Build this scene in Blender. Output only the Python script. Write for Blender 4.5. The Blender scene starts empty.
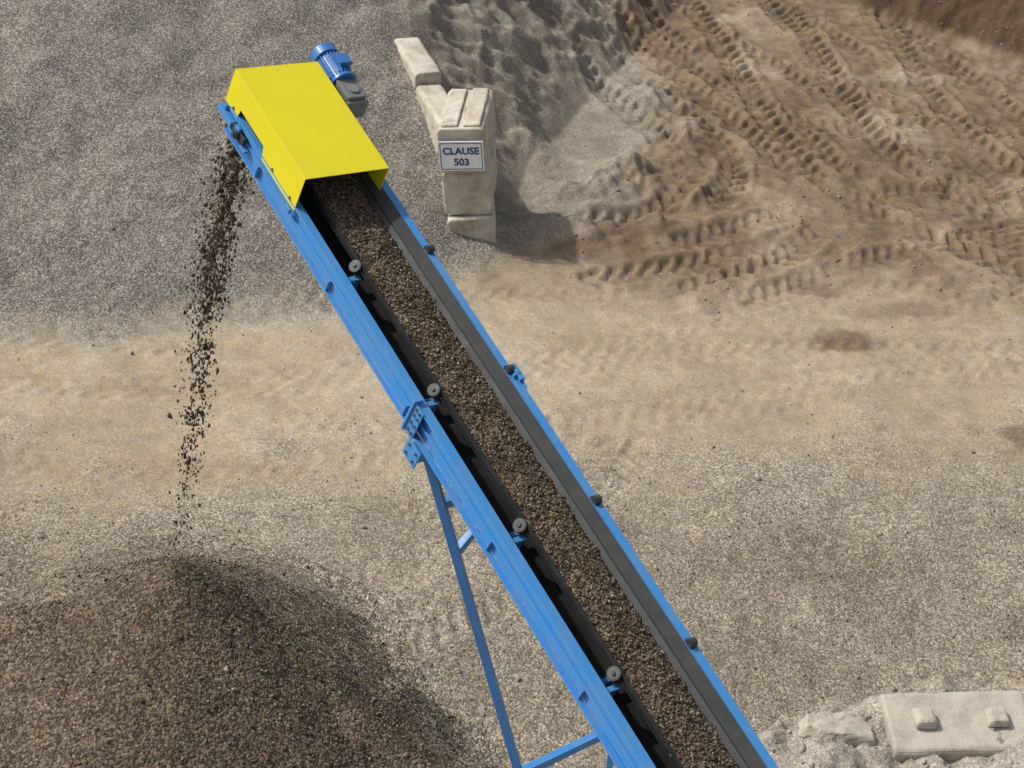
import bpy, bmesh, math, numpy as np, random
from mathutils import Vector, Matrix
rng=np.random.default_rng(7); random.seed(7)
sc=bpy.context.scene
sc.view_settings.view_transform='Standard'
try: sc.view_settings.look='None'
except: pass
sc.view_settings.exposure=0; sc.view_settings.gamma=1

# ------------------------------------------------------------------ noise
def _hash(ix,iy,seed):
    h=(ix.astype(np.int64)*374761393+iy.astype(np.int64)*668265263+seed*1442695041)&0xFFFFFFFF
    h=((h^(h>>13))*1274126177)&0xFFFFFFFF
    h=(h^(h>>16))&0xFFFFFFFF
    return h/4294967295.0
def vnoise(x,y,seed=0):
    ix=np.floor(x);iy=np.floor(y);fx=x-ix;fy=y-iy
    fx=fx*fx*(3-2*fx);fy=fy*fy*(3-2*fy)
    a=_hash(ix,iy,seed);b=_hash(ix+1,iy,seed);c=_hash(ix,iy+1,seed);d=_hash(ix+1,iy+1,seed)
    return (a*(1-fx)+b*fx)*(1-fy)+(c*(1-fx)+d*fx)*fy
def fbm(x,y,freq,octv=4,seed=0):
    s=0;a=1;t=0
    for o in range(octv):
        s=s+a*(vnoise(x*freq+17.3*o,y*freq-9.1*o,seed+o)*2-1);t+=a;a*=.5;freq*=2.03
    return s/t
def sm(e0,e1,x):
    t=np.clip((x-e0)/(e1-e0),0,1);return t*t*(3-2*t)

# ------------------------------------------------------------------ materials
def newmat(name):
    m=bpy.data.materials.new(name);m.use_nodes=True
    nt=m.node_tree;b=nt.nodes['Principled BSDF'];return m,nt,b
def nd(nt,t,**k):
    n=nt.nodes.new(t)
    for a,v in k.items():
        if a in n.inputs.keys(): n.inputs[a].default_value=v
        else: setattr(n,a,v)
    return n
def mathn(nt,op,a,b=None,c=None):
    n=nt.nodes.new('ShaderNodeMath');n.operation=op
    for i,v in enumerate((a,b,c)):
        if v is None: continue
        if isinstance(v,(int,float)): n.inputs[i].default_value=v
        else: nt.links.new(v,n.inputs[i])
    return n.outputs[0]
def ramp(nt,src,stops):
    r=nt.nodes.new('ShaderNodeValToRGB');cr=r.color_ramp
    while len(cr.elements)<len(stops): cr.elements.new(.5)
    for e,(p,c) in zip(cr.elements,stops):
        e.position=p;e.color=(c[0],c[1],c[2],1)
    nt.links.new(src,r.inputs[0]);return r.outputs[0]
def mixc(nt,fac,a,b,mode='MIX'):
    n=nt.nodes.new('ShaderNodeMix');n.data_type='RGBA';n.blend_type=mode
    for i,v in ((0,fac),(6,a),(7,b)):
        if isinstance(v,(int,float)): n.inputs[i].default_value=v
        elif isinstance(v,tuple): n.inputs[i].default_value=v
        else: nt.links.new(v,n.inputs[i])
    return n.outputs[2]
def bump(nt,b,h,strength,dist):
    n=nt.nodes.new('ShaderNodeBump');n.inputs['Strength'].default_value=strength;n.inputs['Distance'].default_value=dist
    nt.links.new(h,n.inputs['Height']);nt.links.new(n.outputs[0],b.inputs['Normal']);return n

def grain_material(name,scale1=38,scale2=88,amp=.85,bs=.8):
    """gravelly soil; base albedo from the mesh colour attribute, alpha = coarseness"""
    m,nt,b=newmat(name);L=nt.links
    tc=nd(nt,'ShaderNodeTexCoord');co=tc.outputs['Object']
    at=nd(nt,'ShaderNodeAttribute',attribute_name='Col')
    def vor(s):
        v=nd(nt,'ShaderNodeTexVoronoi');v.inputs['Scale'].default_value=s;L.new(co,v.inputs['Vector']);return v
    v1=vor(scale1);v2=vor(scale2)
    def cellv(v):
        s=nd(nt,'ShaderNodeSeparateColor');L.new(v.outputs['Color'],s.inputs[0]);return s.outputs[0],s.outputs[1]
    a1,h1=cellv(v1);a2,h2=cellv(v2)
    p1=mathn(nt,'POWER',a1,1.7)
    g=mathn(nt,'MULTIPLY_ADD',p1,1.35*amp,1-.5*amp)
    g2=mathn(nt,'MULTIPLY_ADD',a2,.9*amp,1-.45*amp)
    gg=mathn(nt,'MULTIPLY',g,g2)
    n1=nd(nt,'ShaderNodeTexNoise');n1.inputs['Scale'].default_value=60;n1.inputs['Detail'].default_value=3;n1.inputs['Roughness'].default_value=.75;L.new(co,n1.inputs['Vector'])
    fine=mathn(nt,'MULTIPLY_ADD',n1.outputs[0],1.5,.25)
    n2=nd(nt,'ShaderNodeTexNoise');n2.inputs['Scale'].default_value=3.1;n2.inputs['Detail'].default_value=5;n2.inputs['Roughness'].default_value=.7;L.new(co,n2.inputs['Vector'])
    big=mathn(nt,'MULTIPLY_ADD',n2.outputs[0],.8,.6)
    coarse=at.outputs['Alpha']
    mx=nd(nt,'ShaderNodeMix');L.new(coarse,mx.inputs[0]);L.new(fine,mx.inputs[2]);L.new(gg,mx.inputs[3])
    tot=mathn(nt,'MULTIPLY',mx.outputs[0],big)
    vm=nd(nt,'ShaderNodeVectorMath',operation='SCALE');L.new(at.outputs['Color'],vm.inputs[0]);L.new(tot,vm.inputs['Scale'])
    hs=nd(nt,'ShaderNodeHueSaturation');L.new(vm.outputs[0],hs.inputs['Color'])
    L.new(mathn(nt,'MULTIPLY_ADD',h1,.7,.70),hs.inputs['Saturation'])
    L.new(hs.outputs[0],b.inputs['Base Color'])
    b.inputs['Roughness'].default_value=.95;b.inputs['Specular IOR Level'].default_value=.1
    hh=mathn(nt,'MULTIPLY',mathn(nt,'SUBTRACT',1.0,v1.outputs['Distance']),coarse)
    hh=mathn(nt,'MULTIPLY_ADD',n1.outputs[0],.8,hh)
    bump(nt,b,hh,bs,.018)
    return m

def stone_material(name,cols):
    m,nt,b=newmat(name)
    at=nd(nt,'ShaderNodeAttribute',attribute_name='rnd')
    n=len(cols);r=ramp(nt,at.outputs['Fac'],[(i/(n-1),c) for i,c in enumerate(cols)])
    nt.links.new(r,b.inputs['Base Color']);b.inputs['Roughness'].default_value=.9
    b.inputs['Specular IOR Level'].default_value=.15
    tc=nd(nt,'ShaderNodeTexCoord');n1=nd(nt,'ShaderNodeTexNoise');n1.inputs['Scale'].default_value=90;nt.links.new(tc.outputs['Object'],n1.inputs['Vector'])
    bump(nt,b,n1.outputs[0],.4,.005)
    return m

def paint(name,col,rough=.45,dirt=.35,dirtcol=(.2,.17,.13),scale=3.0,metal=0.0,bumpy=.06):
    m,nt,b=newmat(name)
    tc=nd(nt,'ShaderNodeTexCoord')
    n1=nd(nt,'ShaderNodeTexNoise');n1.inputs['Scale'].default_value=scale;n1.inputs['Detail'].default_value=8;n1.inputs['Roughness'].default_value=.7
    nt.links.new(tc.outputs['Object'],n1.inputs['Vector'])
    n2=nd(nt,'ShaderNodeTexNoise');n2.inputs['Scale'].default_value=scale*14;n2.inputs['Detail'].default_value=4
    nt.links.new(tc.outputs['Object'],n2.inputs['Vector'])
    f=ramp(nt,n1.outputs[0],[(.42,(0,0,0)),(.72,(1,1,1))])
    f2=mathn(nt,'MULTIPLY',f,dirt)
    f3=mathn(nt,'ADD',f2,mathn(nt,'MULTIPLY',ramp(nt,n2.outputs[0],[(.56,(0,0,0)),(.75,(1,1,1))]),dirt*.5))
    c=mixc(nt,f3,(*col,1),(*dirtcol,1))
    nt.links.new(c,b.inputs['Base Color'])
    nt.links.new(mathn(nt,'MULTIPLY_ADD',f3,.5,rough),b.inputs['Roughness'])
    b.inputs['Metallic'].default_value=metal
    bump(nt,b,n2.outputs[0],bumpy,.01)
    return m

M_ground=grain_material('gravelly_ground')
M_pile=grain_material('dark_gravel',38,88,1.15,1.0)
M_blue=paint('blue_paint',(.045,.25,.60),.42,.34,(.22,.25,.27),4)
M_blue2=paint('blue_motor_paint',(.03,.16,.46),.35,.15)
M_yel=paint('yellow_paint',(.76,.67,.008),.42,.2,(.45,.39,.06),2.2)
M_black=paint('black_rubber',(.014,.015,.016),.6,.35,(.05,.046,.042),5)
M_skirt=paint('dusty_rubber',(.03,.034,.036),.6,.5,(.085,.078,.07),5)
M_steel=paint('grey_steel',(.27,.28,.28),.45,.4,(.15,.13,.1),8,.3)
M_cap=paint('idler_cap_grey',(.085,.092,.092),.6,.5,(.07,.06,.05),9)
M_dsteel=paint('dark_steel',(.04,.044,.05),.5,.4,(.1,.085,.07),8,.1)
M_conc=paint('weathered_concrete',(.58,.53,.44),.9,.9,(.27,.235,.18),2.6,0,.9)
M_conc2=paint('dusty_concrete',(.50,.455,.38),.9,.9,(.32,.285,.235),3.5,0,.9)
M_white=paint('sign_white',(.80,.82,.84),.5,.1,(.5,.48,.44),4)
M_navy=paint('sign_navy',(.02,.06,.2),.5,.05)
M_stones=stone_material('loose_stones',[(.11,.095,.075),(.19,.168,.135),(.26,.232,.19),(.35,.315,.265)])
M_dark=stone_material('dark_stones',[(.03,.024,.017),(.075,.057,.039),(.13,.10,.07),(.19,.155,.11),(.35,.31,.25)])

# ------------------------------------------------------------------ terrain
fx=np.arange(-13,13.001,.045); fy=np.arange(12.4,42.001,.05)
def ext(a0,step,far,sgn):
    out=[];v=a0;s=step
    while abs(v-a0)<far:
        s*=1.35;v+=sgn*s;out.append(v)
    return out
xs=np.array(ext(-13,.05,400,-1)[::-1]+list(fx)+ext(13,.05,400,1))
ys=np.array(ext(12.4,.05,400,-1)[::-1]+list(fy)+ext(42,.05,400,1))
X,Y=np.meshgrid(xs,ys)
n_big=fbm(X,Y,.35,4,1);n_mid=fbm(X,Y,1.3,4,11);n_fin=fbm(X,Y,5.,3,21)
rid=1-np.abs(fbm(X,Y,1.1,5,31))*2
La=np.interp(X,[-60,-7.6,-5.6,-3.4,-1.3,0,3,60],[5,22.0,22.6,23.5,24.8,26.2,28,30])
xsR=np.interp(Y,[20,25,26.5,27.1,29,31,33,35,37.4,41,60],[-1.6,-.9,.2,1.2,1.9,2.7,2.9,2.3,.8,-1.2,-8])
jit=.35*n_mid+.12*n_fin
dG=np.minimum(Y-La,(xsR-X)*.9)+jit*1.4
mG=sm(-.35,.9,dG)
xb=np.interp(Y,[20,26.6,27,29.6,34,40,60],[-.7,-.75,-1.15,-2.3,-3.0,-4.0,-9])
top=np.clip((Y-La)*.31,0,3.6)
prof=top-np.clip(X-xb,0,99)*.50
prof=np.where(X>xb,prof,top)
Zst=np.clip(prof,0,9)
Zst=np.where(Zst>0,Zst+.08*n_mid*sm(0,.5,Zst)+.16*n_big*sm(.2,1.2,Zst),0)
side=sm(0,.6,X-xb)
gul=side*sm(0.0,.6,Zst)
run=1-np.abs(fbm(X*.35+Y*.25,Y*1.0-X*.35,1.6,4,61))*2
crumb=fbm(X,Y,3.2,4,41)
Zst+=gul*(.14*(rid-.6)+.19*(run-.6)+.12*n_mid+.05*crumb)
dig=np.exp(-(((X+.8)/.9)**2+((Y-25.9)/.75)**2))
Zst*=1-.85*dig
Lc=np.interp(X,[-60,-1.4,-.8,1,3,5,9.2,13,60],[60,27,25.0,25.2,25.4,25.9,26.0,27,30])
dB=(Y-Lc)+1.4*n_mid+1.0*n_big
mB=sm(-.9,1.6,dB)*(1-mG)
Lb=np.interp(X,[-60,-6.5,-2.3,1.3,4,7.6,60],[16,18.3,18.9,20.3,21.2,21.8,25])
mL=sm(-1.8,1.8,(Lb-Y)+1.7*n_mid+1.0*n_big)
Yp=np.interp(X,[-60,-6,-3.4,-2,-.9,.2,1.5,4,60],[16,17.4,17.2,16.6,15.6,14.4,13.2,11,5])
mP=sm(-1.1,1.4,(Yp-Y)+1.1*n_mid)
Z=.10*n_big*sm(12,15,Y)+.025*n_mid+.008*n_fin
Z+=mL*(.02*crumb+.035*n_mid)
Z+=mB*(.05*(rid-.5)+.045*n_mid+.028*n_fin+.03*np.clip(crumb,0,1))
Z+=Zst
def bl(px,py,rx,ry,a=0):
    dx=X-px;dy=Y-py;c,s=math.cos(a),math.sin(a)
    return np.exp(-(((dx*c+dy*s)/rx)**2+((-dx*s+dy*c)/ry)**2))
hum=.85+.6*n_mid+.3*n_fin
Z+=(.55*bl(1.5,29.3,1.1,.5,.8)+.35*bl(.3,27.2,.9,.4,.2)+.35*bl(2.6,31.2,.7,1.1,.1)+.35*bl(1.9,27.4,.9,.35,.3)+.2*bl(3.0,28.9,.4,.9,-.2)-.2*bl(2.0,28.2,.7,.3,.4)+.25*bl(2.2,33.2,.8,1.0,.4)+.25*bl(.6,28.6,.6,.3,-.5)+.25*bl(.0,30.2,.35,.8,.3))*hum
bank=np.clip((Y-np.interp(X,[-60,6,7.2,9,11,60],[90,41.5,39.4,38.2,36.6,28]))*.7,0,2.5)
bank=np.where(bank>0,bank+.25*n_mid+.06*n_fin,0);Z+=np.clip(bank,0,9)
mBank=sm(.02,.25,bank)
mR=sm(-.15,.45,np.interp(X,[-60,2.0,3.3,4.1,4.9,6.6,9,60],[0,14.2,15.3,15.9,16.3,16.6,16.9,18])-Y+.3*n_mid+.14*n_fin)
Z+=mR*(.36+.26*n_mid+.10*n_fin+.06*crumb)
Z+=.35*bl(-3,16.5,4.5,1.9)+.14*bl(.2,17.2,1.2,1.2)
mT=np.zeros_like(Z);ZT=np.zeros_like(Z)
def spline(pts,step=.2):
    P=[np.array(p,float) for p in pts];P=[2*P[0]-P[1]]+P+[2*P[-1]-P[-2]];o=[]
    for i in range(1,len(P)-2):
        n=max(2,int(np.linalg.norm(P[i+1]-P[i])/step))
        for k in range(n):
            t=k/n;a,b,c,d=P[i-1:i+3]
            o.append(.5*((2*b)+(-a+c)*t+(2*a-5*b+4*c-d)*t*t+(-a+3*b-3*c+d)*t**3))
    o.append(P[-2]);return np.array(o)
def track(pts,gauge=.95,wid=.5,depth=.05,lug=.04,pitch=.3):
    S=spline(pts)
    for off in (-gauge,gauge):
        tn=np.gradient(S,axis=0);tn/=np.linalg.norm(tn,axis=1)[:,None]
        Q=S+off*np.stack([-tn[:,1],tn[:,0]],1)
        best=np.full(X.shape,9.);lat=np.zeros_like(X);arc=np.zeros_like(X);s0=rng.random();sd_=int(rng.integers(100,900))
        for a,b in zip(Q[:-1],Q[1:]):
            m=wid*1.1
            i0,i1=np.searchsorted(xs,[min(a[0],b[0])-m,max(a[0],b[0])+m]);j0,j1=np.searchsorted(ys,[min(a[1],b[1])-m,max(a[1],b[1])+m])
            if i1<=i0 or j1<=j0:
                s0+=np.linalg.norm(b-a);continue
            sl=(slice(j0,j1),slice(i0,i1));v=b-a;ln=np.linalg.norm(v);v=v/ln
            dx=X[sl]-a[0];dy=Y[sl]-a[1];t=np.clip(dx*v[0]+dy*v[1],0,ln);la=-dx*v[1]+dy*v[0]
            d=np.hypot(dx-t*v[0],dy-t*v[1]);w=d<best[sl]
            best[sl]=np.where(w,d,best[sl]);lat[sl]=np.where(w,la,lat[sl]);arc[sl]=np.where(w,s0+t,arc[sl])
            s0+=ln
        best=best+.05*n_mid+.025*n_fin
        ins=1-sm(wid*.42,wid*.54,best)
        fade=sm(-.45,.2,fbm(X,Y,.5,2,sd_))*(1-.5*sm(.0,.45,fbm(X,Y,1.7,3,sd_+7)))
        berm=np.exp(-((best-wid*.66)/.07)**2)
        ph=arc/pitch+np.abs(lat)*2.1+(lat>0)*.5+.12*n_mid
        pat=sm(-.05,.40,np.sin(2*np.pi*ph))*sm(.0,.04,np.abs(lat))
        keep=1-ins*fade*.8
        ZT[:]=ZT*keep+fade*(ins*(-depth+lug*pat)+berm*depth*.5*(1+n_mid))
        mT[:]=mT*keep+ins*fade*(1-.9*pat)*min(1,depth*16)
track([(-9,21.2),(-3,21.6),(2,22.8),(8,25.4),(12,27.4)],.95,.5,.022,.024)
track([(-9,19.8),(-3,20.6),(3,23.6),(10,26.4)],.95,.5,.018,.02)
track([(12,26.2),(6,25.4),(1,24.2),(-6,22)],.95,.5,.024,.026)
track([(-9,22.4),(-3,22.9),(1,24.0),(5,27)],.95,.5,.02,.022)
track([(12,20),(6,18.5),(2,17),(0,15.6)],.9,.5,.015,.016)
track([(12,36),(8,34.5),(4.6,33.5),(2.5,35)],.95,.5,.05,.06)
track([(12.5,33),(8.5,30),(5.5,28.2),(3.2,26.2)],.95,.55,.05,.06)
track([(.2,41),(3.0,36.5),(6.2,33.6),(11.5,31.6)],.95,.5,.05,.06)
track([(5.6,41),(8.3,36),(9.6,31),(9.2,26.4)],.9,.55,.05,.06,.3)
track([(1.2,41),(4,35.5),(6.6,31.6),(10.5,29.2)],.95,.5,.06,.07)
track([(6.2,41),(7.2,35),(8.2,31.4),(12,28.4)],.95,.6,.07,.085,.34)
track([(8.7,41),(9,36),(10.2,32),(13,30)],.95,.6,.06,.07,.34)
track([(-.6,41),(2.8,34.6),(4.6,31.3),(4.2,28.4),(2.0,26.2)],.95,.55,.07,.08,.32)
track([(3.7,41),(4.9,36),(5.7,32.2),(6.8,30),(9.6,27.8)],.95,.6,.08,.095,.34)
track([(-2.2,41),(1.6,34.6),(3.3,31.6),(3.8,29.6),(2.9,27.7),(.8,26.6)],.95,.55,.085,.09,.32)
track([(-2.9,15.6),(-1.2,16.8),(.1,18.4),(1,21)],.7,.8,.045,.055,.24)
track([(-2.2,17.6),(-.7,18.2),(.9,19.2)],.6,.6,.03,.035,.24)
Z=Z+.88*ZT*(1-.6*sm(0.3,1,Zst))*(1-mBank)
def C(r,g,b): return np.array([r,g,b])[None,None,:]
def mixm(col,m,c): return col*(1-m[...,None])+c*m[...,None]
col=np.ones(X.shape+(3,))*C(.395,.335,.248)
col=col*(1+.14*n_big+.12*n_mid)[...,None]
pale=sm(.0,.5,n_mid+n_big)
col=mixm(col,pale*.4,C(.46,.405,.32))
strk=sm(.1,.5,fbm(X*.35,Y*1.3,1.2,4,83))
col=mixm(col,strk*.35*(1-mB),C(.29,.235,.165))
cb=C(.205,.155,.108)*(1+.3*n_mid+.28*n_fin)[...,None]
cb=mixm(cb,sm(.0,.6,fbm(X,Y,.7,4,77))*.75,C(.38,.32,.24))
cb=mixm(cb,sm(.15,.5,crumb)*.3,C(.29,.235,.17))
cb=mixm(cb,mT*.5,C(.12,.086,.057))
col=mixm(col,mB,cb)
col=mixm(col,mT*.35*(1-mB),C(.26,.21,.15))
col=mixm(col,mL*.85,C(.275,.244,.195)*(1+.16*n_mid+.12*n_big+.08*crumb)[...,None])
greyp=sm(0.0,.45,fbm(X,Y,.6,4,55))*mL
col=mixm(col,greyp*.5,C(.195,.163,.122))
cg=C(.225,.21,.185)*(1+.12*n_mid+.1*n_big)[...,None]
spill=sm(-.5,.6,X-xb)*sm(26,27,Y)
cg=mixm(cg,spill*.8,C(.265,.233,.187)*(1+.35*n_mid+.15*n_fin)[...,None])
cg=mixm(cg,spill*sm(.0,.5,run-.4)*.3,C(.36,.325,.27))
col=mixm(col,mG,cg)
toe=np.exp(-((Y-La-.1+.4*n_mid)/.28)**2)*(X<-1)
col=mixm(col,toe*.5,C(.36,.33,.28))
col=mixm(col,mP*.75,C(.19,.16,.122)*(1+.2*n_mid)[...,None])
col=mixm(col,mBank,C(.10,.070,.045)*(1+.4*n_mid)[...,None])
col=mixm(col,mR*.9,C(.37,.338,.285)*(1+.2*n_mid)[...,None])
def damp(px,py,rx,ry,k=.75,a=0):
    global col
    d=np.sqrt(-np.log(np.maximum(bl(px,py,rx,ry,a),1e-12)))
    col=mixm(col,(1-sm(.5,1.25,d+.8*n_mid+.4*n_fin))*k,C(.15,.11,.075))
damp(5.3,24.5,.45,.4,.8);damp(7.7,22.3,.5,.3,.7);damp(6.2,25.6,1.2,.3,.45,.3);damp(4.9,26.2,.4,.3,.6)
damp(2.3,26.2,.8,.9,.4);damp(8.0,18.0,1.0,1.6,.6);damp(2.2,15.7,.8,.5,.35)
coarse=np.clip(.22+.62*mL+.72*mG*(1-.7*spill)+.6*mP-.3*mR-.05*mB,0,1)
rgba=np.concatenate([np.clip(col,0.01,.8),coarse[...,None]],2)
def grid_mesh(name,X,Y,Z,rgba,mat):
    ny,nx=X.shape
    V=np.stack([X,Y,Z],-1).reshape(-1,3)
    i=np.arange(nx*ny).reshape(ny,nx)
    F=np.stack([i[:-1,:-1],i[:-1,1:],i[1:,1:],i[1:,:-1]],-1).reshape(-1,4)
    me=bpy.data.meshes.new(name);me.vertices.add(len(V));me.vertices.foreach_set('co',V.ravel().astype(np.float32))
    me.loops.add(F.size);me.loops.foreach_set('vertex_index',F.ravel().astype(np.int32))
    me.polygons.add(len(F));me.polygons.foreach_set('loop_start',np.arange(0,F.size,4,dtype=np.int32))
    try: me.polygons.foreach_set('loop_total',np.full(len(F),4,dtype=np.int32))
    except Exception: pass
    me.update(calc_edges=True)
    a=me.color_attributes.new('Col','FLOAT_COLOR','POINT');a.data.foreach_set('color',rgba.reshape(-1).astype(np.float32))
    me.polygons.foreach_set('use_smooth',np.ones(len(F),dtype=bool))
    me.materials.append(mat);o=bpy.data.objects.new(name,me);sc.collection.objects.link(o);return o
grid_mesh('ground',X,Y,Z,rgba,M_ground)
def ginterp(F_,x,y):
    i=np.clip(np.searchsorted(xs,x)-1,0,len(xs)-2);j=np.clip(np.searchsorted(ys,y)-1,0,len(ys)-2)
    tx=(x-xs[i])/(xs[i+1]-xs[i]);ty=(y-ys[j])/(ys[j+1]-ys[j])
    if F_.ndim==3: tx=tx[...,None];ty=ty[...,None]
    return (F_[j,i]*(1-tx)+F_[j,i+1]*tx)*(1-ty)+(F_[j+1,i]*(1-tx)+F_[j+1,i+1]*tx)*ty
def hgt(x,y): return ginterp(Z,x,y)

# dark gravel pile under the discharge
px_=np.arange(-10.5,2.6,.04);py_=np.arange(9.5,20.0,.04);PX,PY=np.meshgrid(px_,py_)
RX=[-9.5,-6.4,-4.4,-3.4,-2.6,-1.7,-.7,.5];RY=[14.0,14.4,14.8,14.9,14.75,14.35,13.9,13.2];RZ=[.5,.88,1.42,2.02,1.48,.98,.56,.15]
ridge=spline(list(zip(RX,RY)),.12)
rz=np.interp(ridge[:,0],RX,RZ)
ph=np.full(PX.shape,-9.)
pn=fbm(PX,PY,1.2,4,93);pf=fbm(PX,PY,7,3,95)
wob=1+.10*fbm(PX,PY,.8,3,91)
for (rx,ry),z0 in zip(ridge,rz):
    d=np.sqrt((PX-rx)**2+(PY-ry)**2+.008)*wob
    sl_=np.where(PY>ry,.82,.68)
    ph=np.maximum(ph,z0+.06-sl_*d+.035*np.minimum(d,2.5)**2)
g=hgt(PX,PY)
kk=.22
hb=np.clip(.5+.5*(ph-g)/kk,0,1)
PZ=np.where(hb>0,g*(1-hb)+ph*hb+kk*hb*(1-hb),g)
PZ=PZ+(.06*pn+.022*pf)*hb+.006
PZ=np.where(hb>.02,PZ,g-.10)
gc=ginterp(rgba,PX,PY)
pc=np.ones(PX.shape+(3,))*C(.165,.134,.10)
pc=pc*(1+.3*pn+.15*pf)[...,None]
fresh_shade=(1-sm(.9,2.6,np.hypot((PX+2.9)*.8,(PY-14.1))+.6*pn))
pc=mixm(pc,fresh_shade*.55,C(.10,.077,.054))  # darker fresh gravel, with shade of the right-front flank put into the colour
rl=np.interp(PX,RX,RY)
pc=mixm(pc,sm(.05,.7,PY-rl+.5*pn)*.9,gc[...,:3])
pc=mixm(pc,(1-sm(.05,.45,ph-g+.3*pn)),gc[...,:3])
pa=.95*np.ones(PX.shape)
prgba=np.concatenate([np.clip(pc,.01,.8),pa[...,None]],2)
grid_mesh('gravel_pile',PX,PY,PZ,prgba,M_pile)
def hp(x,y):
    i=np.clip(((x-px_[0])/.04).astype(int),0,len(px_)-1);j=np.clip(((y-py_[0])/.04).astype(int),0,len(py_)-1)
    ins=(x>px_[0])&(x<px_[-1])&(y>py_[0])&(y<py_[-1])
    return np.where(ins,np.maximum(PZ[j,i],hgt(x,y)),hgt(x,y))

# ------------------------------------------------------------------ stones (one mesh each)
OV=np.array([[1,0,0],[-1,0,0],[0,1,0],[0,-1,0],[0,0,1],[0,0,-1]],float)
OF=np.array([[0,2,4],[2,1,4],[1,3,4],[3,0,4],[2,0,5],[1,2,5],[3,1,5],[0,3,5]])
tt=(1+5**.5)/2
IV=np.array([[-1,tt,0],[1,tt,0],[-1,-tt,0],[1,-tt,0],[0,-1,tt],[0,1,tt],[0,-1,-tt],[0,1,-tt],[tt,0,-1],[tt,0,1],[-tt,0,-1],[-tt,0,1]])/1.9
IF=np.array([[0,11,5],[0,5,1],[0,1,7],[0,7,10],[0,10,11],[1,5,9],[5,11,4],[11,10,2],[10,7,6],[7,1,8],[3,9,4],[3,4,2],[3,2,6],[3,6,8],[3,8,9],[4,9,5],[2,4,11],[6,2,10],[8,6,7],[9,8,1]])
def stones(name,P,size,mat,ico=False,flat=.75,stretch=None):
    BV,BF=(IV,IF) if ico else (OV,OF)
    n=len(P);k=len(BV)
    q=rng.normal(size=(n,4));q/=np.linalg.norm(q,axis=1)[:,None]
    w,x,y,z=q.T
    R=np.stack([1-2*(y*y+z*z),2*(x*y-z*w),2*(x*z+y*w),2*(x*y+z*w),1-2*(x*x+z*z),2*(y*z-x*w),2*(x*z-y*w),2*(y*z+x*w),1-2*(x*x+y*y)],1).reshape(n,3,3)
    v=BV[None]*(1+.35*(rng.random((n,k,1))-.5)*2)+rng.normal(size=(n,k,3))*.12
    v=v*np.stack([np.ones(n),rng.uniform(.6,1,n),rng.uniform(.5,flat+.2,n)],1)[:,None,:]*size[:,None,None]
    v=np.einsum('nij,nkj->nki',R,v)
    if stretch is not None: v[...,2]*=stretch
    v=v+P[:,None,:]
    F=(BF[None]+(np.arange(n)*k)[:,None,None]).reshape(-1,3)
    me=bpy.data.meshes.new(name);me.vertices.add(n*k);me.vertices.foreach_set('co',v.ravel().astype(np.float32))
    me.loops.add(F.size);me.loops.foreach_set('vertex_index',F.ravel().astype(np.int32))
    me.polygons.add(len(F));me.polygons.foreach_set('loop_start',np.arange(0,F.size,3,dtype=np.int32))
    try: me.polygons.foreach_set('loop_total',np.full(len(F),3,dtype=np.int32))
    except Exception: pass
    me.update(calc_edges=True)
    a=me.attributes.new('rnd','FLOAT','POINT');a.data.foreach_set('value',np.repeat(rng.random(n),k).astype(np.float32))
    me.materials.append(mat);o=bpy.data.objects.new(name,me);sc.collection.objects.link(o);return o
def samp(M_,n):
    out=[]
    while sum(map(len,out))<n:
        x=rng.uniform(-12,12,n*2);y=rng.uniform(12.6,40,n*2)
        i=np.clip(np.searchsorted(xs,x),0,len(xs)-1);j=np.clip(np.searchsorted(ys,y),0,len(ys)-1)
        k=rng.random(n*2)<M_[j,i];out.append(np.stack([x[k],y[k]],1))
    return np.concatenate(out)[:n]
near=np.clip((30-Y)/16,.15,1)
q=samp(np.clip(mL*.9+.10+.12*mG+.05*mB,0,1)*near*(1-.8*mR),24000)
s=rng.lognormal(math.log(.0102),.4,len(q))
stones('scattered_stones',np.column_stack([q,hp(q[:,0],q[:,1])+s*.25]),s,M_stones)
q=samp(mR,1300);s=rng.lognormal(math.log(.022),.6,len(q));s=np.clip(s,.01,.08)
stones('rubble',np.column_stack([q,hgt(q[:,0],q[:,1])+s*.1]),s,stone_material('rubble_stones',[(.24,.21,.172),(.34,.305,.255),(.42,.385,.33)]),True)
q=samp(np.clip(mB*(1-mT)*(.25+.75*sm(0,.4,n_mid))*.5+.3*mBank,0,1),1800);s=np.clip(rng.lognormal(math.log(.016),.5,len(q)),.008,.05)
stones('soil_clods',np.column_stack([q,hgt(q[:,0],q[:,1])+s*.0]),s,stone_material('clods',[(.19,.145,.10),(.25,.2,.145),(.32,.265,.2)]),True)
n=28000;a=rng.uniform(-8.5,1.5,n);b=rng.uniform(12.2,16.2,n)
k=(hp(a,b)>hgt(a,b)+.08);a=a[k];b=b[k];s=rng.lognormal(math.log(.0105),.4,len(a))
stones('pile_stones',np.column_stack([a,b,hp(a,b)+s*.3]),s,M_dark)

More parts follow.
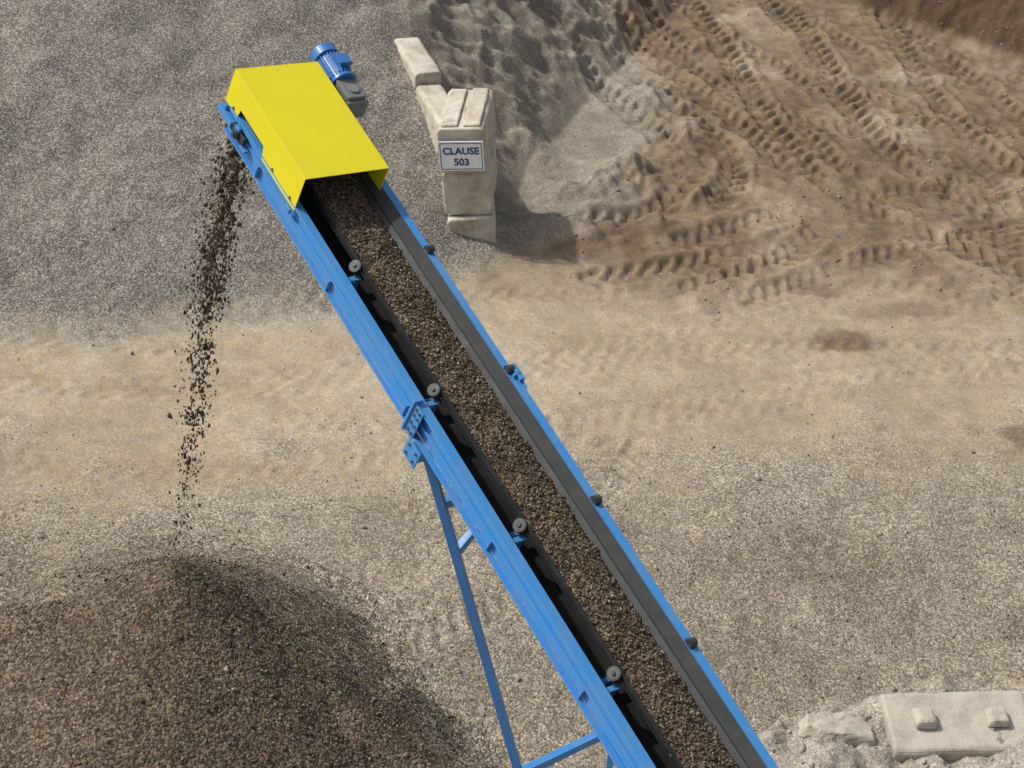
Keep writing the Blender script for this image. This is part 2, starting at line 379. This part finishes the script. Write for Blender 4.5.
# ------------------------------------------------------------------ mesh builder
class MB:
    def __init__(s): s.bm=bmesh.new()
    def box(s,x,y,z,rot=None):
        r=bmesh.ops.create_cube(s.bm,size=1);vs=r['verts']
        m=Matrix.Translation(((x[0]+x[1])/2,(y[0]+y[1])/2,(z[0]+z[1])/2))@Matrix.Diagonal((x[1]-x[0],y[1]-y[0],z[1]-z[0],1))
        bmesh.ops.transform(s.bm,matrix=m,verts=vs)
        if rot is not None: bmesh.ops.transform(s.bm,matrix=rot,verts=vs)
        return s
    def cyl(s,p,q,r,seg=20,r2=None):
        p=Vector(p);q=Vector(q);d=q-p
        rr=bmesh.ops.create_cone(s.bm,cap_ends=True,segments=seg,radius1=r,radius2=r if r2 is None else r2,depth=d.length)
        m=Matrix.Translation((p+q)/2)@d.to_track_quat('Z','Y').to_matrix().to_4x4()
        bmesh.ops.transform(s.bm,matrix=m,verts=rr['verts']);return s
    def beam(s,p,q,w,h,up=(0,0,1)):
        p=Vector(p);q=Vector(q);d=(q-p);L=d.length;d.normalize();u=Vector(up);r=d.cross(u).normalized();u=r.cross(d)
        m=Matrix((( r.x,d.x,u.x,(p.x+q.x)/2),(r.y,d.y,u.y,(p.y+q.y)/2),(r.z,d.z,u.z,(p.z+q.z)/2),(0,0,0,1)))
        rr=bmesh.ops.create_cube(s.bm,size=1)
        bmesh.ops.transform(s.bm,matrix=m@Matrix.Diagonal((w,L,h,1)),verts=rr['verts']);return s
    def angle(s,p,q,w,t,up=(0,0,1)):
        p=Vector(p);q=Vector(q);d=(q-p).normalized();u=Vector(up);r=d.cross(u).normalized();u=r.cross(d)
        s.beam(p,q,w,t,up); s.beam(p+r*(w/2-t/2)-u*(w/2+t/2),q+r*(w/2-t/2)-u*(w/2+t/2),t,w,up);return s
    def prism(s,prof,y0,y1,axis='y'):
        f=(lambda p,c:(p[0],c,p[1])) if axis=='y' else (lambda p,c:(c,p[0],p[1]))
        a=[s.bm.verts.new(f(p,y0)) for p in prof];b=[s.bm.verts.new(f(p,y1)) for p in prof];n=len(prof)
        s.bm.faces.new(a);s.bm.faces.new(b[::-1])
        for i in range(n): s.bm.faces.new((a[i],b[i],b[(i+1)%n],a[(i+1)%n]))
        return s
    def done(s,name,mat,parent=None,bevel=0):
        bmesh.ops.recalc_face_normals(s.bm,faces=s.bm.faces)
        me=bpy.data.meshes.new(name);s.bm.to_mesh(me);s.bm.free();me.materials.append(mat)
        o=bpy.data.objects.new(name,me);sc.collection.objects.link(o)
        if parent: o.parent=parent
        if bevel:
            m=o.modifiers.new('b','BEVEL');m.width=bevel;m.segments=2;m.limit_method='ANGLE'
        return o
def empty(name,mat=None):
    e=bpy.data.objects.new(name,None);sc.collection.objects.link(e);e.empty_display_size=.3
    if mat is not None: e.matrix_world=mat
    return e

# ------------------------------------------------------------------ conveyor  (local: x=across, y=towards head, z=up off belt)
A=Vector((-1.298,12.423,7.281));ph_,al_,ta_=[math.radians(v) for v in (36.88,19.81,5.52)]
d=Vector((-math.sin(ph_)*math.cos(al_),math.cos(ph_)*math.cos(al_),math.sin(al_)))
l=Vector((math.cos(ph_),math.sin(ph_),0));n0=l.cross(d);l2=l*math.cos(ta_)-n0*math.sin(ta_);n2=l2.cross(d)
CM=Matrix(((l2.x,d.x,n2.x,A.x),(l2.y,d.y,n2.y,A.y),(l2.z,d.z,n2.z,A.z),(0,0,0,1)))
conv=empty('belt_conveyor',CM)
TAIL=-19.2;HEAD=1.95
IW=CM.inverted()
def loc(p): return IW@Vector(p)
for nm,w,sg,zt in (('left_rail',-.205,-1,0.0),('right_rail',.615,1,.06)):
    m=MB()
    for y0,y1,o in ((-1.40,HEAD,0),(TAIL,-1.404,.012)):
        h=.24
        m.box((w-.005,w+.005),(y0,y1),(zt-h,zt))
        m.box(tuple(sorted((w-sg*.03,w+sg*(.05+o)))),(y0,y1),(zt+.001,zt+.013))
        m.box(tuple(sorted((w+sg*.006,w+sg*(.05+o)))),(y0,y1),(zt-h-.012,zt-h))
        m.box(tuple(sorted((w+sg*.006,w+sg*(.022+o)))),(y0,y1),(zt-.13,zt-.115))
    y=HEAD-.6
    while y>TAIL:
        m.box(tuple(sorted((w+sg*.007,w+sg*.045))),(y-.006,y+.006),(zt-.237,zt-.136));y-=1.327
    m.done(nm,M_blue,conv,.003)
m=MB();bo=MB()
for y in (-1.40,-7.4,-13.4):
    for w,sg,zt in ((-.205,-1,0),(.615,1,.06)):
        m.box(tuple(sorted((w+sg*.063,w+sg*.073))),(y-.13,y+.03),(zt-.27,zt+.03))
        m.box(tuple(sorted((w+sg*.01,w+sg*.09))),(y-.012,y+.012),(zt-.28,zt+.05))
        for by in (-.10,-.05):
            for bz in (-.22,-.14,-.06,0.0):
                bo.cyl((w+sg*.073,y+by,zt+bz),(w+sg*.088,y+by,zt+bz),.012,6)
for y in (-1.62,):
    m.box((-.30,-.21),(y-.07,y+.07),(-.36,-.255));m.box((-.315,-.303),(y-.09,y+.09),(-.40,-.22))
    for by in (-.05,.05):
        for bz in (-.26,-.35): bo.cyl((-.315,y+by,bz),(-.33,y+by,bz),.012,6)
m.box((.655,.70),(-1.46,-1.30),(.04,.11))
m.done('splice_plates',M_blue,conv,.003);bo.done('bolts',M_cap,conv)
def sweep(prof,y0,y1,name,mat):
    return MB().prism(prof,y0,y1).done(name,mat,conv)
top_=[(-.045,.03),(.07,-.055),(.36,-.055),(.50,.05)]
prof=top_+[(x,z-.014) for x,z in top_[::-1]]
sweep(prof,TAIL,HEAD-.25,'carrying_belt',M_black)
m=MB()
m.prism([(.475,.052),(.58,.085),(.585,.077),(.48,.040)],TAIL,HEAD-.3)
m.prism([(.425,.015),(.432,.008),(.47,.045),(.463,.052)],TAIL,HEAD-.3)
m.done('belt_skirt',M_skirt,conv)
m=MB();m.box((-.026,-.018),(TAIL,HEAD-.3),(-.01,.062));m.done('left_skirt_edge',M_black,conv)
m=MB();m.box((-.1,.52),(TAIL,HEAD-.2),(-.33,-.318));m.box((-.195,-.06),(TAIL,HEAD-.3),(-.215,-.205))  # return belt, plus black side plates standing in for shade inside the frame
m.box((.50,.608),(TAIL,HEAD-.3),(-.19,-.18))
m.done('return_belt_shade_plates',M_black,conv)
m=MB();m.box((.563,.584),(TAIL,HEAD-.3),(.060,.068));m.done('skirt_clamp_bar',M_steel,conv)
mb=MB();mr=MB();ms=MB();md=MB()
ylist=[1.327*k for k in range(-14,2)]
for y in ylist:
    mb.box((-.198,.603),(y+.045,y+.085),(-.235,-.195))
    mb.box((-.085,-.035),(y-.085,y-.05),(-.20,-.03))
    mb.box((-.16,-.03),(y-.095,y-.052),(-.045,-.03))
    mb.box((-.19,-.11),(y-.09,y-.04),(-.16,-.11))
    mb.box((.53,.61),(y+.035,y+.07),(-.16,.02))
    if y<1.2:
        md.cyl((-.070,y,.035),(-.028,y,-.007),.054,24)
        ms.cyl((-.072,y,.037),(-.066,y,.031),.044,24)
        md.cyl((-.082,y,.047),(-.072,y,.037),.016,12)
        mr.cyl((-.02,y,-.04),(.055,y,-.115),.036,18);mr.cyl((.08,y,-.11),(.35,y,-.11),.036,18);mr.cyl((.38,y,-.11),(.49,y,-.02),.036,18)
        mr.cyl((.60,y,.085),(.665,y,.085),.036,16);mr.box((.61,.65),(y-.045,y+.045),(.055,.08))
mb.done('idler_frames',M_blue,conv,.003);mr.done('idler_rollers',M_dsteel,conv);ms.done('idler_end_caps',M_cap,conv,.002);md.done('idler_end_rims',M_dsteel,conv,.003)
m=MB();m.cyl((-.12,1.72,-.14),(.53,1.72,-.14),.15,36);m.done('head_pulley',M_black,conv,.005)
m=MB();m.cyl((-.32,1.72,-.10),(.74,1.72,-.10),.024,16)
m.cyl((-.27,1.72,-.10),(-.235,1.72,-.10),.062,20);m.box((-.27,-.24),(1.61,1.83),(-.135,-.065));m.cyl((-.30,1.72,-.10),(-.27,1.72,-.10),.04,16)
m.done('head_shaft_bearing',M_dsteel,conv,.004)
m=MB();m.box((-.285,-.215),(1.83,2.08),(-.13,-.07));m.box((-.275,-.225),(1.55,1.86),(-.17,-.145));m.cyl((-.25,2.0,-.12),(-.25,2.0,-.02),.02,12)
m.box((.63,.68),(1.6,2.05),(-.17,-.03));m.done('take_up_arm',M_blue,conv,.004)
m=MB();t=.006
y0,y1=.72,2.05;xl,xr=-.25,.55;zt,zb=.33,-.03
m.prism([(xl+t,zt),(xr,zt),(xr,zb),(xr-t,zb),(xr-t,zt-t),(xl+t,zt-t)],y0,y1-t)
m.prism([(y0,zb),(1.33,zb),(1.36,.09),(1.80,.09),(1.82,zb+.02),(y1-t,zb+.02),(y1-t,zt),(y0,zt)],xl,xl+t-.0005,axis='x')
m.prism([(xl,zb+.02),(xl,zt),(xr,zt),(xr,zb+.02)],y1-t+.0005,y1)
hood=m.done('head_hood',M_yel,conv,.002)
m=MB();m.box((-.20,-.14),(1.2,1.9),(-.02,.25));m.done('drum_housing',M_black,conv,.01)
m=MB()
for yy in (.82,1.15,1.9):
    m.cyl((xl-.012,yy,.03),(xl-.001,yy,.03),.012,6)
m.done('hood_bolts',M_cap,conv)
m=MB();m.box((xl+.008,xl+.03),(y0+.01,y1-.02),(zb-.02,zb-.0));m.box((xl-.03,xl-.004),(y0+.02,y0+.09),(zb-.05,zb+.0));m.box((xl-.03,xl-.004),(y1-.35,y1-.28),(zb-.05,zb+.0));m.done('hood_lugs',M_blue,conv,.003)
m=MB()
cx,cz=.735,.23
m.cyl((cx,1.86,cz),(cx,2.20,cz),.098,36)
for k in range(22):
    a=2*math.pi*k/22
    m.box((.09,.122),(1.90,2.14),(-.004,.004),rot=Matrix.Translation((cx,0,cz))@Matrix.Rotation(a,4,'Y'))
m.cyl((cx,2.16,cz),(cx,2.25,cz),.125,36);m.cyl((cx,2.25,cz),(cx,2.275,cz),.125,36,.10)
m.cyl((cx,1.84,cz),(cx,1.875,cz),.128,36)
m.box((cx-.02,cx+.10),(1.95,2.07),(cz+.06,cz+.155));m.done('drive_motor',M_blue2,conv,.004)
m=MB()
m.box((cx-.10,cx+.085),(1.60,1.84),(cz-.16,cz+.07));m.box((cx-.115,cx+.10),(1.56,1.60),(cz-.14,cz+.04));m.cyl((cx-.12,1.72,-.0),(cx-.12,1.72,.2),.05,16)
m.box((cx-.11,cx+.02),(1.5,1.95),(-.16,.06))
m.done('gearbox',paint('gearbox_grey',(.16,.18,.19),.5,.5,(.2,.16,.11),7),conv,.012)
m=MB();m.cyl((cx-.0,1.70,cz+.071),(cx,1.70,cz+.085),.05,20);m.box((cx+.087,cx+.095),(1.65,1.8),(cz-.12,cz+.03));m.done('gearbox_cover',M_steel,conv,.003)
# support trestle
m=MB()
dirw=Vector((.315,-.047,-1))
def legp(k,z):
    p=Vector((-.623,11.15,6.51)) if k==0 else Vector((.20,11.8,6.42))
    return p+dirw*(p.z-z)
for k in (0,1):
    m.angle(loc(legp(k,6.45)),loc(legp(k,.02)),.085,.010,loc((0,1,0))-loc((0,0,0)))
def bar(k0,z0,k1,z1,w=.07): m.angle(loc(legp(k0,z0)),loc(legp(k1,z1)),w,.008,loc((0,0,1))-loc((0,0,0)))
bar(0,3.32,1,3.32);bar(0,.5,1,.5);bar(0,6.0,1,6.0,.06);bar(0,5.55,1,6.15,.06);bar(0,.55,1,3.25,.06)
for k in (0,1):
    c=legp(k,0);m.beam(loc((c.x-.18,c.y,.03)),loc((c.x+.18,c.y,.03)),.36,.05,loc((0,0,1))-loc((0,0,0)))
for w in (-.2,.6):
    p=CM@Vector((w,-12.5,-.2));m.angle(loc(p),loc((p.x,p.y,.0)),.085,.01,loc((0,1,0))-loc((0,0,0)))
m.done('support_trestle',M_blue,conv,.002)
m=MB();y0,y1=TAIL-.1,TAIL+1.8
bm=m.bm
def quad(a): bm.faces.new([bm.verts.new(v) for v in a])
b0=[(-.1,y0+.2,.08),(.5,y0+.2,.08),(.5,y1-.2,.08),(-.1,y1-.2,.08)];b1=[(-.8,y0-.5,1.0),(1.2,y0-.5,1.0),(1.2,y1+.4,1.0),(-.8,y1+.4,1.0)]
for i in range(4): quad([b0[i],b0[(i+1)%4],b1[(i+1)%4],b1[i]])
o=m.done('feed_hopper',M_blue,conv);so=o.modifiers.new('s','SOLIDIFY');so.thickness=.01
m=MB();m.cyl((-.12,TAIL,-.14),(.53,TAIL,-.14),.14,30);m.done('tail_pulley',M_dsteel,conv)

wx=np.linspace(-.015,.445,28);wy=np.arange(TAIL+.5,1.55,.025);WX,WY=np.meshgrid(wx,wy)
BX=[-.015,.07,.21,.36,.445];BZ=[.012,.038,.058,.035,.005]
base=np.interp(WX,BX,BZ)
edge=np.minimum(sm(-.015,.02,WX),1-sm(.40,.445,WX))
nz=fbm(WX,WY,9,3,201)
WZ=base+.018*nz*edge+.010*fbm(WX,WY,30,2,205)
bc=np.ones(WX.shape+(3,))*C(.145,.112,.078)*(1+.3*nz)[...,None]
ob=grid_mesh('gravel_bed',WX,WY,WZ-.004,np.concatenate([bc,np.ones(WX.shape+(1,))],2),grain_material('belt_gravel',52,105,1.1));ob.parent=conv
n=15000;a=rng.uniform(-.02,.45,n);b=rng.uniform(-6.5,1.5,n)
zz=np.interp(a,BX,BZ)+.018*fbm(a,b,9,3,201)
s=rng.lognormal(math.log(.0086),.35,n)
o=stones('gravel_load_stones',np.column_stack([a,b,zz+s*.2]),s,stone_material('load_stones',[(.04,.031,.021),(.085,.064,.043),(.14,.107,.073),(.19,.15,.106),(.33,.285,.225)]));o.parent=conv

# falling stream
n=3600
T=1.17;t=np.sqrt(rng.random(n))*.5*T+rng.random(n)*.5*T
p0=CM@Vector((.2,1.86,.0));p1=Vector((-3.38,14.9,2.0))
vh=((p1-p0)/T);vz0=(p1.z-p0.z+4.905*T*T)/T
u=t/T
lw=rng.normal(size=n)*np.interp(u,[0,.15,.5,1],[.07,.08,.10,.065]);fw=rng.normal(size=n)*np.interp(u,[0,.5,1],[.03,.06,.05])
ld=np.array([l.x,l.y]);fd=np.array([-math.sin(ph_),math.cos(ph_)])
P=np.zeros((n,3))
P[:,0]=p0.x+vh.x*t+lw*ld[0]+fw*fd[0];P[:,1]=p0.y+vh.y*t+lw*ld[1]+fw*fd[1];P[:,2]=p0.z+vz0*t-4.905*t*t+rng.normal(size=n)*.06
s=rng.lognormal(math.log(.0093),.40,n)
k_=rng.random(n)<(0.45+.55*(fbm(P[:,2],P[:,0]*3,3.5,2,300)>-.1))
o=stones('falling_gravel',np.zeros((k_.sum(),3)),s[k_],stone_material('falling_stones',[(.035,.028,.02),(.075,.057,.04),(.12,.095,.068),(.22,.19,.145)]),True,.7,stretch=1.7)
me=o.data;v=np.zeros(len(me.vertices)*3,dtype=np.float32);me.vertices.foreach_get('co',v);v=v.reshape(-1,12,3)+P[k_][:,None,:]
me.vertices.foreach_set('co',v.ravel().astype(np.float32));me.update()

# ------------------------------------------------------------------ concrete blocks
def block_geo(m,L_,W_,H_,rot,nubs=True,groove=False):
    c=.05
    prof=[(-W_/2,c),(-W_/2+c,0),(W_/2-c,0),(W_/2,c),(W_/2,H_-c),(W_/2-c,H_),(-W_/2+c,H_),(-W_/2,H_-c)]
    st=len(m.bm.verts);m.prism(prof,-L_/2,L_/2);m.bm.verts.ensure_lookup_table()
    if groove:
        m.box((-W_/2+.07,-.05),(-L_/2+.05,L_/2-.05),(H_+.0015,H_+.05));m.box((.05,W_/2-.07),(-L_/2+.05,L_/2-.05),(H_+.0015,H_+.05))
    if nubs:
        for yy in (-L_/4,L_/4):
            r=bmesh.ops.create_cone(m.bm,cap_ends=True,segments=4,radius1=.19,radius2=.15,depth=.12)
            bmesh.ops.transform(m.bm,matrix=Matrix.Translation((0,yy,H_+.0615))@Matrix.Rotation(math.pi/4,4,'Z'),verts=r['verts'])
    m.bm.verts.ensure_lookup_table()
    bmesh.ops.transform(m.bm,matrix=rot,verts=m.bm.verts[st:])
def worn(o,cuts=4,amp=.02,sc_=.25):
    s=o.modifiers.new('sub','SUBSURF');s.subdivision_type='SIMPLE';s.levels=cuts;s.render_levels=cuts
    t=bpy.data.textures.new('wear','CLOUDS');t.noise_scale=sc_;t.noise_depth=4
    dd=o.modifiers.new('d','DISPLACE');dd.texture=t;dd.strength=amp*2;dd.mid_level=.5;dd.texture_coords='GLOBAL'
wall=empty('concrete_block_wall')
def T_(x,y,z,yaw=0,tx=0,ty=0): return Matrix.Translation((x,y,z))@Matrix.Rotation(math.radians(ty),4,'Y')@Matrix.Rotation(math.radians(tx),4,'X')@Matrix.Rotation(math.radians(yaw),4,'Z')
LEAN=-8
def part(nm,mt,L_,W_,H_,M,**k):
    m=MB();block_geo(m,L_,W_,H_,M,**k);o=m.done(nm,mt,wall,.03);worn(o,3,.022)
    return o
part('block_bottom',M_conc,1.5,.80,.84,T_(-.90,27.15,-.32,5,0,LEAN),nubs=False)
part('block_middle',M_conc,1.5,.80,.79,T_(-1.00,27.25,.53,0,0,LEAN),nubs=False)
TB=T_(-1.11,27.23,1.33,-2,0,LEAN)
part('block_top',M_conc,1.6,.78,.80,TB,nubs=False,groove=True)
for i,(x,y,z,tx) in enumerate(((-1.72,28.6,.80,3),(-2.27,29.95,1.08,3))):
    part('back_block_%d'%(i+1),M_conc,1.45,.5,.8,T_(x,y,z,22,tx,0),nubs=False)
    part('back_block_low_%d'%(i+1),M_conc,1.45,.65,.8,T_(x+.03,y,z-.82,21,0,-2),nubs=False)
sg=empty('clause_sign',TB@Matrix.Translation((.0,-.885,.36))@Matrix.Rotation(math.radians(90),4,'X'))
m=MB();m.box((-.37,.37),(-.26,.26),(0,.02));m.done('board',M_white,sg,.003)
m=MB()
for xx in (-.25,.25): m.cyl((xx,.0,-.12),(xx,.0,-.001),.02,10)
m.done('standoffs',M_dsteel,sg)
m=MB();a,b,w=.345,.235,.012
m.box((-a,a),(b-w,b),(.0215,.024));m.box((-a,a),(-b,-b+w),(.0215,.024));m.box((-a,-a+w),(-b+w,b-w),(.0215,.024));m.box((a-w,a),(-b+w,b-w),(.0215,.024));m.done('border',M_navy,sg)
for txt,yy in (('CLAUSE',.035),('503',-.16)):
    cu=bpy.data.curves.new(txt,'FONT');cu.body=txt;cu.size=.17;cu.align_x='CENTER';cu.extrude=.002;cu.offset=.005
    o=bpy.data.objects.new('lettering_'+txt.lower(),cu);sc.collection.objects.link(o);o.parent=sg;o.location=(0,yy,.024);cu.materials.append(M_navy)
bb=empty('concrete_block')
m=MB();block_geo(m,1.7,.85,.8,T_(5.5,15.52,-.30,0,0,0)@Matrix.Rotation(math.radians(-82),4,'Z')@Matrix.Rotation(math.radians(12),4,'Y')@Matrix.Rotation(math.radians(2),4,'X'));o=m.done('block_body',M_conc2,bb,.04);worn(o,3,.025,.3)
m=MB()
def slab(x,y,z,a,b,h,yaw,tx,ty):
    st=len(m.bm.verts);n=7;pr=[]
    for i in range(n):
        an=2*math.pi*i/n+random.uniform(-.25,.25);r=random.uniform(.7,1.1);pr.append((a*r*math.cos(an),b*r*math.sin(an)))
    lo=[m.bm.verts.new((p,q,0)) for p,q in pr];hi=[m.bm.verts.new((p*.85,q*.85,h)) for p,q in pr]
    m.bm.faces.new(lo);m.bm.faces.new(hi[::-1])
    for i in range(n): m.bm.faces.new((lo[i],lo[(i+1)%n],hi[(i+1)%n],hi[i]))
    m.bm.verts.ensure_lookup_table();bmesh.ops.transform(m.bm,matrix=T_(x,y,z,yaw,tx,ty),verts=m.bm.verts[st:])
slab(4.1,15.15,.28,.6,.34,.15,15,-8,5);slab(3.4,14.85,.22,.2,.12,.1,70,5,8);slab(6.7,15.9,.28,.22,.14,.14,30,4,5)
o=m.done('broken_concrete',M_conc2,None,.02);worn(o,3,.04,.15)

# ------------------------------------------------------------------ camera, light, sky
th=math.radians(32.72);ro=math.radians(5.68)
r0=Vector((1,0,0));u0=Vector((0,math.sin(th),math.cos(th)));f0=Vector((0,math.cos(th),-math.sin(th)))
rr=r0*math.cos(ro)+u0*math.sin(ro);uu=-r0*math.sin(ro)+u0*math.cos(ro);bk=-f0
cam=bpy.data.cameras.new('camera');co=bpy.data.objects.new('camera',cam);sc.collection.objects.link(co)
co.matrix_world=Matrix(((rr.x,uu.x,bk.x,0),(rr.y,uu.y,bk.y,0),(rr.z,uu.z,bk.z,14.3),(0,0,0,1)))
cam.sensor_width=36;cam.lens=1776*36/1024;cam.clip_end=2000;cam.clip_start=.1;sc.camera=co
sd=Vector((-.60,.08,.72)).normalized()
sun=bpy.data.lights.new('sun','SUN');sun.energy=3.0;sun.angle=math.radians(2);sun.color=(1,.945,.865)
so=bpy.data.objects.new('sun',sun);sc.collection.objects.link(so);so.rotation_euler=sd.to_track_quat('Z','Y').to_euler()
w=bpy.data.worlds.new('World');sc.world=w;w.use_nodes=True;nt=w.node_tree
sky=nt.nodes.new('ShaderNodeTexSky');sky.sky_type='NISHITA';sky.sun_disc=False
sky.sun_elevation=math.asin(sd.z);sky.sun_rotation=math.atan2(sd.x,sd.y);sky.dust_density=4;sky.air_density=1.0;sky.ozone_density=.5
hs=nt.nodes.new('ShaderNodeHueSaturation');hs.inputs['Saturation'].default_value=.45
nt.links.new(sky.outputs[0],hs.inputs['Color'])
bg=nt.nodes['Background'];nt.links.new(hs.outputs[0],bg.inputs[0]);bg.inputs[1].default_value=.12
